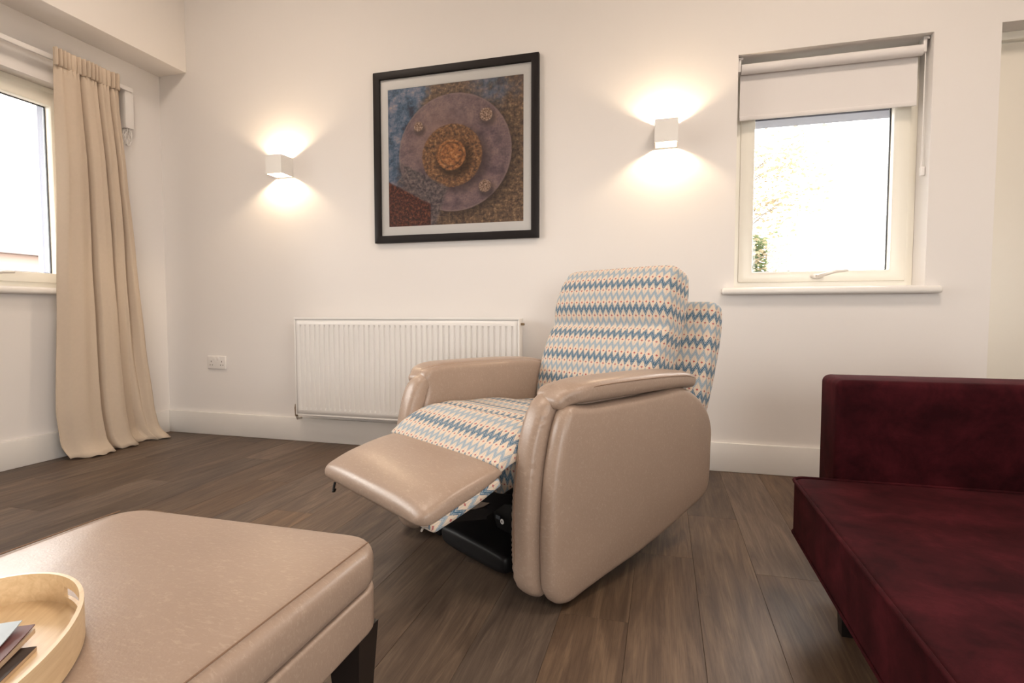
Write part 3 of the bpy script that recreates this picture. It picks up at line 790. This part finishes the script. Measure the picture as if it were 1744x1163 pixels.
# ------------------------------------------------------------------ recliner
rec = empty('recliner_chair', (-.5921, 1.6407, 0), -R(33)); tag(rec, 'beige leather and blue zigzag fabric recliner chair with raised footrest', 'armchair')
slab = [(.024, .550), (.11, .545), (.23, .545), (.342, .546), (.47, .551), (.572, .553), (.655, .523), (.733, .463), (.768, .391), (.766, .32), (.764, .255), (.758, .20), (.742, .168), (.708, .146),
        (.66, .132), (.58, .112), (.50, .091), (.41, .072), (.328, .056), (.25, .046), (.174, .036), (.083, .022), (.024, .012), (-.020, .022), (-.044, .050), (-.053, .09), (-.056, .19), (-.052, .287), (-.043, .37), (-.031, .433), (-.010, .505)]
def arm(s, name):
    a = empty(name, (0, 0, 0)); a.parent = rec
    X = lambda v: s*v
    d0, d1 = sorted((X(.358), X(.420)))
    pillow('arm_panel', slab, d0, d1, .026, M['leather'], a, 'x', crown=.006, closed_smooth=3)
    # inner core with the flat inside face
    core = [(.02, .590), (.06, .603), (.16, .608), (.30, .608), (.45, .607), (.56, .602), (.63, .58), (.66, .54), (.68, .48), (.735, .43), (.755, .36), (.750, .25), (.735, .175), (.69, .15), (.58, .12), (.41, .08), (.25, .055), (.10, .035), (.03, .035), (-.012, .055), (-.02, .12), (-.022, .20), (-.02, .30), (-.01, .40), (.006, .48), (.02, .53), (.008, .56)]
    d0, d1 = sorted((X(.280), X(.372)))
    pillow('arm_body', core, d0, d1, .022, M['leather'], a, 'x', crown=.002, closed_smooth=3)
    # front strip: padded roll running down the front of the arm
    def pucker(v):
        k = min(1, max(0, (abs(abs(v[0])-.320)-.018)/.02))
        return (v[0], v[1]+.0022*k*sin(v[2]*330+3*sin(v[2]*41)), v[2])
    loft('front_strip', [(.070, .572, .030, .022, .03, X(.326)), (.030, .556, .038, .028, .03, X(.324)), (.000, .52, .041, .034, .03, X(.322)), (-.026, .43, .041, .040, .03, X(.320)), (-.044, .30, .042, .040, .03, X(.319)), (-.046, .17, .042, .040, .03, X(.318)), (-.040, .075, .042, .038, .03, X(.318)), (-.020, .045, .040, .030, .03, X(.318))],
         M['leather'], a, n=16, N=44, e=2.8, cap=.012, capb=.02, flip=True, deform=pucker)
    # padded top with a drooping nose
    loft('arm_pad', [(.022, .560, .044, .024, .020, X(.352)), (.050, .577, .060, .029, .026, X(.360)), (.10, .586, .066, .030, .034, X(.362)), (.18, .588, .067, .030, .036, X(.362)), (.30, .588, .068, .030, .036, X(.362)), (.45, .586, .068, .030, .034, X(.362)), (.57, .582, .066, .028, .032, X(.360)), (.64, .574, .060, .022, .032, X(.356))],
         M['leather'], a, n=6, N=52, e=3.2, cap=.026, capb=.03)
    # stitched seam lines
    S = catmull(slab, 3, True)
    tube('stitching', [(X(.4168), y_+.012, z_) for y_, z_ in catmull([(-.010, .48), (-.026, .42), (-.040, .35), (-.047, .28), (-.050, .20), (-.049, .12), (-.040, .06)], 4)], .0012, M['stitch'], a, 6)
    tube('stitching', [(X(.4210), .065, .592), (X(.4275), .11, .600), (X(.4285), .18, .602), (X(.4295), .30, .602), (X(.4295), .45, .600), (X(.4265), .57, .594), (X(.4165), .635, .582)], .0012, M['stitch'], a, 6)
    tube('stitching', [(X(.305), y_, z_) for y_, z_ in catmull([(-.033, .495), (-.067, .42), (-.0845, .30), (-.0865, .17), (-.079, .085)], 5)], .0011, M['stitch'], a, 6)
    return a
arm(1, 'armrest'); arm(-1, 'armrest')
# seat cushion: fabric, running forward into the leg section
def seat_def(v):
    x_, y_, z_ = v
    k = 1-min(1, abs(x_)/.29)**4
    if z_ > .38:
        z_ += .006*sin(y_*26+.4)*k-.010*math.exp(-((y_-.055)/.016)**2)*k
    return (x_, y_, z_)
loft('seat_cushion', [(.58, .395, .280, .045, .06, 0), (.46, .405, .281, .050, .06, 0), (.30, .418, .282, .055, .06, 0), (.16, .428, .283, .055, .06, 0), (.07, .432, .284, .052, .05, 0), (-.005, .427, .288, .046, .036, 0), (-.065, .408, .290, .036, .022, 0), (-.118, .382, .291, .022, .012, 0)],
     M['fabric'], rec, n=7, N=64, e=6, cap=.02, capb=.006, deform=seat_def, flip=True)
# footrest pad in leather, with a fabric border along its edge
foot = loft('footrest', [(-.118, .374, .289, .024, .016, 0), (-.155, .361, .294, .034, .020, 0), (-.21, .344, .297, .041, .024, 0), (-.28, .324, .298, .042, .026, 0), (-.335, .306, .297, .036, .028, 0)],
            M['leather'], rec, n=6, N=64, e=4.0, cap=.006, capb=.040, flip=True)
loft('footrest_border', [(-.126, .346, .291, .018, .014, 0), (-.22, .314, .296, .020, .016, 0), (-.330, .279, .295, .020, .014, 0)], M['fabric'], foot, n=5, N=48, e=8, cap=.004, capb=.012, flip=True)
box('seat_rail', (-.27, .060, .30), (.272, .085, .385), M['ply'], rec, bev=.003)
loft('front_valance', [(.050, .34, .268, .008, .008, 0), (.046, .30, .268, .010, .008, 0), (.048, .235, .268, .010, .008, 0)], M['fabric'], rec, n=4, N=40, e=8, cap=.004)
# backrest: shell and cushion
def lean(v0, y0, z0, ang):  # helper point along the reclined back
    return (y0+sin(ang)*v0, z0+cos(ang)*v0)
bp = []
for v0, hw_, tf, tb in ((.0, .272, .070, .06), (.05, .283, .082, .07), (.14, .289, .090, .08), (.23, .291, .088, .08), (.305, .292, .074, .08), (.340, .292, .056, .08), (.362, .292, .064, .08), (.40, .291, .082, .08), (.46, .288, .090, .08), (.52, .282, .084, .078), (.555, .276, .070, .07)):
    y_, z_ = lean(v0, .600, .415, R(20)); bp.append((y_, z_, hw_, tf, tb, 0))
loft('back_cushion', bp, M['fabric'], rec, n=5, N=72, e=6, cap=.05, capb=.034)
sp_ = []
for v0, hw_, tf, tb in ((.0, .372, .05, .055), (.10, .384, .055, .06), (.25, .390, .055, .06), (.38, .388, .052, .06), (.455, .380, .045, .05)):
    y_, z_ = lean(v0, .735, .375, R(17)); sp_.append((y_, z_, hw_, tf, tb, 0))
loft('back_shell', sp_, M['fabric'], rec, n=5, N=72, e=5, cap=.03, capb=.03)
# lift mechanism under the seat
mech = empty('lift_mechanism', (0, 0, 0)); mech.parent = rec
boxes('base_frame', [((-.26, .02, .004), (-.215, .66, .045)), ((.215, .02, .004), (.26, .66, .045)), ((-.215, .03, .004), (.215, .075, .045)), ((-.215, .60, .004), (.215, .645, .045))], M['black'], mech, .004)
loft('motor_housing', [(.10, .135, .085, .06, .06, .09), (.22, .145, .09, .065, .065, .09), (.40, .17, .08, .06, .06, .09)], M['blackp'], mech, n=4, N=28, e=3, cap=.02)
tube('actuator_rod', [(.02, .08, .25), (.045, .10, .20), (.07, .16, .145)], .02, M['black'], mech, 14, radii=[.022, .026, .032])
loft('power_unit', [(-.01, .060, .17, .025, .045, .03), (.15, .065, .18, .03, .045, .03), (.32, .065, .17, .025, .045, .03)], M['blackp'], mech, n=4, N=32, e=5, cap=.02)
def disc(name, c, r, nrm, mat, parent, n=24):
    q = Vector(nrm).to_track_quat('Z', 'Y'); V = []
    for k in range(n): V.append(Vector(c)+q @ Vector((r*cos(2*pi*k/n), r*sin(2*pi*k/n), 0)))
    V += [v+Vector(nrm)*.0008 for v in V]
    Fc = [tuple(range(n, 2*n))]+[(k, (k+1) % n, n+(k+1) % n, n+k) for k in range(n)]
    return mk(name, V, Fc, mat, parent, smooth=False)
lb = disc('label_badge', (.072, .0700, .128), .0085, (0, -1, 0), M['plastic'], mech)
box('label_mark', (.070, .0685, .125), (.0735, .0692, .131), M['blackp'], lb, bev=0)
box('label_plate', (.038, .0715, .129), (.058, .0730, .141), M['gasket'], mech, bev=0)
for s in (-1, 1):
    for k, (p, q) in enumerate((((-.30, .285), (-.16, .335)), ((-.31, .280), (-.12, .245)), ((-.20, .315), (.06, .235)), ((-.12, .245), (.10, .31)), ((.02, .05), (.10, .30)), ((.55, .05), (.45, .33)))):
        pa = Vector((s*.235+k*.006*s*-1, p[0], p[1])); pb = Vector((s*.235+k*.006*s*-1, q[0], q[1]))
        d_ = (pb-pa).normalized(); nn = Vector((0, -d_.z, d_.y))*.014; xx = Vector((.003, 0, 0))
        vs = [pa-nn-xx, pb-nn-xx, pb+nn-xx, pa+nn-xx, pa-nn+xx, pb-nn+xx, pb+nn+xx, pa+nn+xx]
        mk('linkage_bar', vs, [(3, 2, 1, 0), (4, 5, 6, 7), (0, 1, 5, 4), (1, 2, 6, 5), (2, 3, 7, 6), (3, 0, 4, 7)], M['black'], mech, smooth=False)
tube('cross_rod', [(-.25, -.30, .268), (.25, -.30, .268)], .008, M['black'], mech, 10)
tube('cross_rod', [(-.24, .06, .235), (.24, .06, .235)], .012, M['black'], mech, 10)
tube('hook', [(-.24, -.352, .272), (-.24, -.356, .256), (-.232, -.362, .246), (-.222, -.362, .250), (-.220, -.36, .258)], .004, M['black'], mech, 8)
tube('bolt_pin', [(.20, -.30, .258), (.215, -.322, .246), (.222, -.322, .256)], .003, M['steel'], mech, 8)

# ------------------------------------------------------------------ footstool
OX0, OX1, OY0, OY1, OZ = -1.142, -.505, -.10, .928, .380
ott = empty('footstool', ((OX0+OX1)/2, (OY0+OY1)/2, 0)); tag(ott, 'large beige leather footstool with dark legs in the left foreground', 'footstool')
oo = ((OX0+OX1)/2, (OY0+OY1)/2, 0)
hx, hy = (OX1-OX0)/2, (OY1-OY0)/2
topc = pillow('top_cushion', rrect(-hx, hx, -hy, hy, .075), .297, .373, .022, M['leather'], ott, 'z', crown=.008, closed_smooth=1, rings=8, crown2=0)
pillow('base', rrect(-hx+.003, hx-.003, -hy+.003, hy-.003, .065), .216, .2975, .007, M['leather'], ott, 'z', crown=0, closed_smooth=1)
for s in (-1, 1):
    tube('seam', [(s*(hx-.019), yy, .3745+.0016*(1-(yy/hy)**2)) for yy in [(-hy+.05)+(2*hy-.09)*k/24 for k in range(25)]], .0012, M['stitch'], topc, 6)
for sx in (-1, 1):
    for sy in (-1, 1):
        V = []
        for zz, k in ((0, .020), (.218, .034)):
            cx_, cy_ = sx*(hx-.045), sy*(hy-.055)
            V += [(cx_-k, cy_-k, zz), (cx_+k, cy_-k, zz), (cx_+k, cy_+k, zz), (cx_-k, cy_+k, zz)]
        mk('leg', V, [(3, 2, 1, 0), (4, 5, 6, 7), (0, 1, 5, 4), (1, 2, 6, 5), (2, 3, 7, 6), (3, 0, 4, 7)], M['darkleg'], ott, smooth=False)

# ------------------------------------------------------------------ tray with reading matter
TC, TA, TB, TH = (-.757, .352), .226, .136, -1.06
tz = OZ+.0025
ty = empty('serving_tray', (TC[0], TC[1], tz), TH); tag(ty, 'oval pale wooden tray with cut-out handles on the footstool', 'tray')
n = 96; rimh = .048
V = []; Fc = []
def el(a, b, k): th = 2*pi*k/n; return (a*cos(th), b*sin(th))
zs = [0, .014, .019, .033, .038, rimh]
hole = lambda k, j: j == 2 and (abs(k-38) <= 3 or abs(k-86) <= 3)
for side, th_ in ((0, 0), (1, .005)):
    for z_ in zs:
        for k in range(n): x_, y_ = el(TA-th_, TB-th_, k+.5); V.append((x_, y_, z_))
L = len(zs)*n
solid_q = {}
for j in range(len(zs)-1):
    for k in range(n):
        kk = (k+1) % n
        if hole((k+1) % n, j): continue
        solid_q[j, k] = 1
        Fc.append((j*n+k, j*n+kk, (j+1)*n+kk, (j+1)*n+k)); Fc.append((L+j*n+kk, L+j*n+k, L+(j+1)*n+k, L+(j+1)*n+kk))
for k in range(n):
    kk = (k+1) % n; t_ = (len(zs)-1)*n
    Fc.append((t_+k, t_+kk, L+t_+kk, L+t_+k)); Fc.append((kk, k, L+k, L+kk))
for (j, k) in [(j, k) for j in range(len(zs)-1) for k in range(n) if (j, k) not in solid_q]:
    kk = (k+1) % n
    Fc.append((j*n+k, j*n+kk, L+j*n+kk, L+j*n+k)); Fc.append(((j+1)*n+kk, (j+1)*n+k, L+(j+1)*n+k, L+(j+1)*n+kk))
    if (j, (k-1) % n) in solid_q: Fc.append((j*n+k, L+j*n+k, L+(j+1)*n+k, (j+1)*n+k))
    if (j, kk) in solid_q: Fc.append((j*n+kk, (j+1)*n+kk, L+(j+1)*n+kk, L+j*n+kk))
mk('rim', V, Fc, M['tray'], ty, sharp=40)
V = []
for z_ in (.0025, .008):
    for k in range(n): x_, y_ = el(TA-.0045, TB-.0045, k); V.append((x_, y_, z_))
Fc = [tuple(range(n-1, -1, -1)), tuple(range(n, 2*n))]+[(k, (k+1) % n, n+(k+1) % n, n+k) for k in range(n)]
mk('tray_base', V, Fc, M['tray'], ty, sharp=40)

def sheet(name, corners, z0, thick, mat, parent, curl=0, nseg=12, origin=(0, 0, 0), lift=0):
    """rectangular booklet lying flat; the +u end curls upward"""
    (ax, ay), (bx, by), (cx_, cy_) = corners      # origin corner, u end, v end
    V = []
    for zz in (0, thick):
        for i in range(nseg+1):
            u = i/nseg; h = curl*max(0, (u-.45)/.55)**2+lift*u
            for vv in (0, .5, 1):
                V.append((ax+(bx-ax)*u+(cx_-ax)*vv-origin[0], ay+(by-ay)*u+(cy_-ay)*vv-origin[1], z0+zz+h*(1-.35*vv)-origin[2]))
    m_ = (nseg+1)*3; Fc = []
    for i in range(nseg):
        for k in range(2):
            a = i*3+k; Fc.append((a, a+1, a+4, a+3)); Fc.append((m_+a, m_+a+3, m_+a+4, m_+a+1))
        for k in (0, 2): a = i*3+k; Fc.append((a, a+3, m_+a+3, m_+a))
    for i in (0, nseg):
        for k in range(2): a = i*3+k; Fc.append((a, a+1, m_+a+1, m_+a))
    bm = bmesh.new(); vs = [bm.verts.new(v) for v in V]
    for f_ in Fc: bm.faces.new([vs[i] for i in f_])
    return from_bm(name, bm, mat, parent, True)
bz = tz+.0085
bo2 = (-.79, .42, bz)
bkl = empty('booklet', bo2); tag(bkl, 'thin dark booklet lying flat at the bottom of the tray', 'booklet')
LP = lambda l_, s_: (TC[0]+l_*cos(TH)-s_*sin(TH), TC[1]+l_*sin(TH)+s_*cos(TH))
cA = (LP(.120, .080), LP(-.086, .080), LP(.120, -.045))
sheet('pages', cA, bz, .004, M['paper'], bkl, origin=bo2)
sheet('cover', cA, bz+.004, .0008, M['coverb'], bkl, origin=bo2)
mo = (-.80, .43, bz+.0055)
mg = empty('magazine', mo); tag(mg, 'curled magazine with pale blue cover resting on the dark booklet', 'magazine')
cB = (LP(.100, .066), LP(-.111, .066), LP(.100, -.062))
sheet('pages', cB, bz+.005, .006, M['paper'], mg, .004, origin=mo)
sheet('inner_cover', cB, bz+.011, .0012, M['cover'], mg, .008, origin=mo)
cC = (LP(.100, .052), LP(-.112, .052), LP(.100, -.062))
sheet('front_cover', cC, bz+.0123, .0012, M['skyprint'], mg, .013, origin=mo)

# ------------------------------------------------------------------ sofa
sofa = empty('sofa', (.80, .60, 0)); tag(sofa, 'low burgundy velvet sofa with piped seat at the right edge', 'sofa')
so_ = (.80, .60, 0)
SX0, SX1, SY0, SY1 = .352, 1.30, -.55, 1.662
lr = lambda x0, x1, y0, y1, r: [(a-so_[0], b-so_[1]) for a, b in rrect(x0, x1, y0, y1, r)]
seat = pillow('seat_cushion', lr(SX0, SX1, SY0, SY1, .035), .192, .343, .012, M['velvet'], sofa, 'z', crown=.004, closed_smooth=1, rings=8)
pl = [(a, b, .342) for a, b in lr(SX0-.001, SX1, SY0, SY1+.001, .035)]
tube('piping', pl, .0045, M['velvet'], seat, 8, closed=True)
pl = [(a, b, .198) for a, b in lr(SX0-.001, SX1, SY0, SY1+.001, .035)]
tube('piping', pl, .0035, M['velvet'], seat, 8, closed=True)
pillow('base', lr(SX0+.045, SX1-.02, SY0+.05, SY1-.02, .02), .148, .197, .006, M['velvet'], sofa, 'z', crown=0, closed_smooth=1)
armo = pillow('arm', [(a-so_[0], b) for a, b in rrect(.462, 1.46, .150, .618, .022)], 1.672-so_[1], 1.842-so_[1], .020, M['velvet'], sofa, 'y', crown=.008, closed_smooth=1, rings=8)
pillow('arm', [(a-so_[0], b) for a, b in rrect(.462, 1.46, .150, .618, .022)], -.73-so_[1], -.56-so_[1], .020, M['velvet'], sofa, 'y', crown=.008, closed_smooth=1)
pillow('backrest', [(a-so_[1], b) for a, b in rrect(SY0-.005, SY1+.005, .200, .74, .03)], 1.305-so_[0], 1.47-so_[0], .025, M['velvet'], sofa, 'x', crown=.01, closed_smooth=1)
for cx_ in (.452, 1.36):
    for cy_ in (1.50, -.40):
        V = []
        for zz, k in ((0, .016), (.15, .022)):
            V += [(cx_+a*k-so_[0], cy_+b*k-so_[1], zz) for a, b in ((-1, -1), (1, -1), (1, 1), (-1, 1))]
        mk('leg', V, [(3, 2, 1, 0), (4, 5, 6, 7), (0, 1, 5, 4), (1, 2, 6, 5), (2, 3, 7, 6), (3, 0, 4, 7)], M['darkleg'], sofa, smooth=False)

# ------------------------------------------------------------------ outdoors
gd = box('ground', (-40, -40, -.5), (40, 60, -.2), M['grass'], bev=0); tag(gd, 'pale paved ground outside the windows', 'ground', kind='structure')
tree = empty('garden_tree', (1.25, 11, -.2)); tag(tree, 'loose autumn tree outside the back window', 'tree')
def limb(name, pts, r0, r1, parent):
    P_ = catmull(pts, 5); return tube(name, P_, r0, M['bark'], parent, 8, radii=[r0+(r1-r0)*i/(len(P_)-1) for i in range(len(P_))])
tk = limb('trunk', [(0, 0, 0), (.05, 0, 1.0), (0, .05, 2.0), (.1, 0, 3.0), (.05, 0, 4.2)], .10, .03, tree)
tips = []
rg = random.Random(4)
for k in range(22):
    z0 = rg.uniform(1.3, 3.6); a = rg.uniform(-.9, .9) if k % 3 else rg.uniform(0, 6.28); L_ = rg.uniform(.7, 1.6)*(1 if k % 3 else .7)
    p0 = (.05, 0, z0); p1 = (cos(a)*L_*.5, sin(a)*L_*.5, z0+.30*L_); p2 = (cos(a)*L_, sin(a)*L_, z0+.45*L_)
    limb('branch', [p0, p1, p2], .016, .004, tree); tips += [p1, p2, tuple((a_+b_)/2 for a_, b_ in zip(p1, p2))]
limb('branch', [(.05, 0, 1.3), (.5, -.1, 1.75), (.62, -.1, 2.0), (.95, -.1, 2.45)], .014, .004, tree)
def leaves(name, centres, nper, spread, size, mat):
    V = []; Fc = []
    for c in centres:
        for i in range(nper):
            p = Vector(c)+Vector([rg.gauss(0, spread) for _ in range(3)])
            q = Vector([rg.gauss(0, 1) for _ in range(3)]).to_track_quat('Z', 'Y'); s = size*rg.uniform(.6, 1.3); b = len(V)
            for x_, y_, z_ in ((-1, 0, 0), (0, -.5, .12), (1, 0, 0), (0, .5, .12)): V.append(p+q @ Vector((x_*s, y_*s, z_*s)))
            Fc.append((b, b+1, b+2, b+3))
    o = mk(name, V, Fc, mat, tree, smooth=False); o['kind'] = 'stuff'
leaves('foliage', tips, 34, .19, .045, M['leafy'])
leaves('foliage', [(rg.gauss(.30, .15), rg.uniform(-.2, .2), rg.uniform(1.5, 2.3)) for _ in range(46)], 30, .11, .050, M['leaf'])

hs = empty('neighbour_house', (-16, 10, -.2)); tag(hs, 'pale pink house with a pitched roof outside the left window', 'house')
box('house_wall', (-5, -5.5, 0), (0, 2.05, 2.55), M['render'], hs, bev=0)
V = [(-5.3, -5.8, 2.5), (.3, -5.8, 2.5), (.3, 2.3, 2.5), (-5.3, 2.3, 2.5), (-2.5, -4.2, 4.9), (-2.5, -.9, 4.9)]
mk('roof', V, [(0, 1, 4), (1, 2, 5, 4), (2, 3, 5), (3, 0, 4, 5), (3, 2, 1, 0)], M['tiles'], hs, smooth=False)
for yy in (-4, -1.6):
    wi = box('window_pane', (-.02, yy, 1.0), (.03, yy+1.1, 2.1), M['outer'], hs, bev=0)
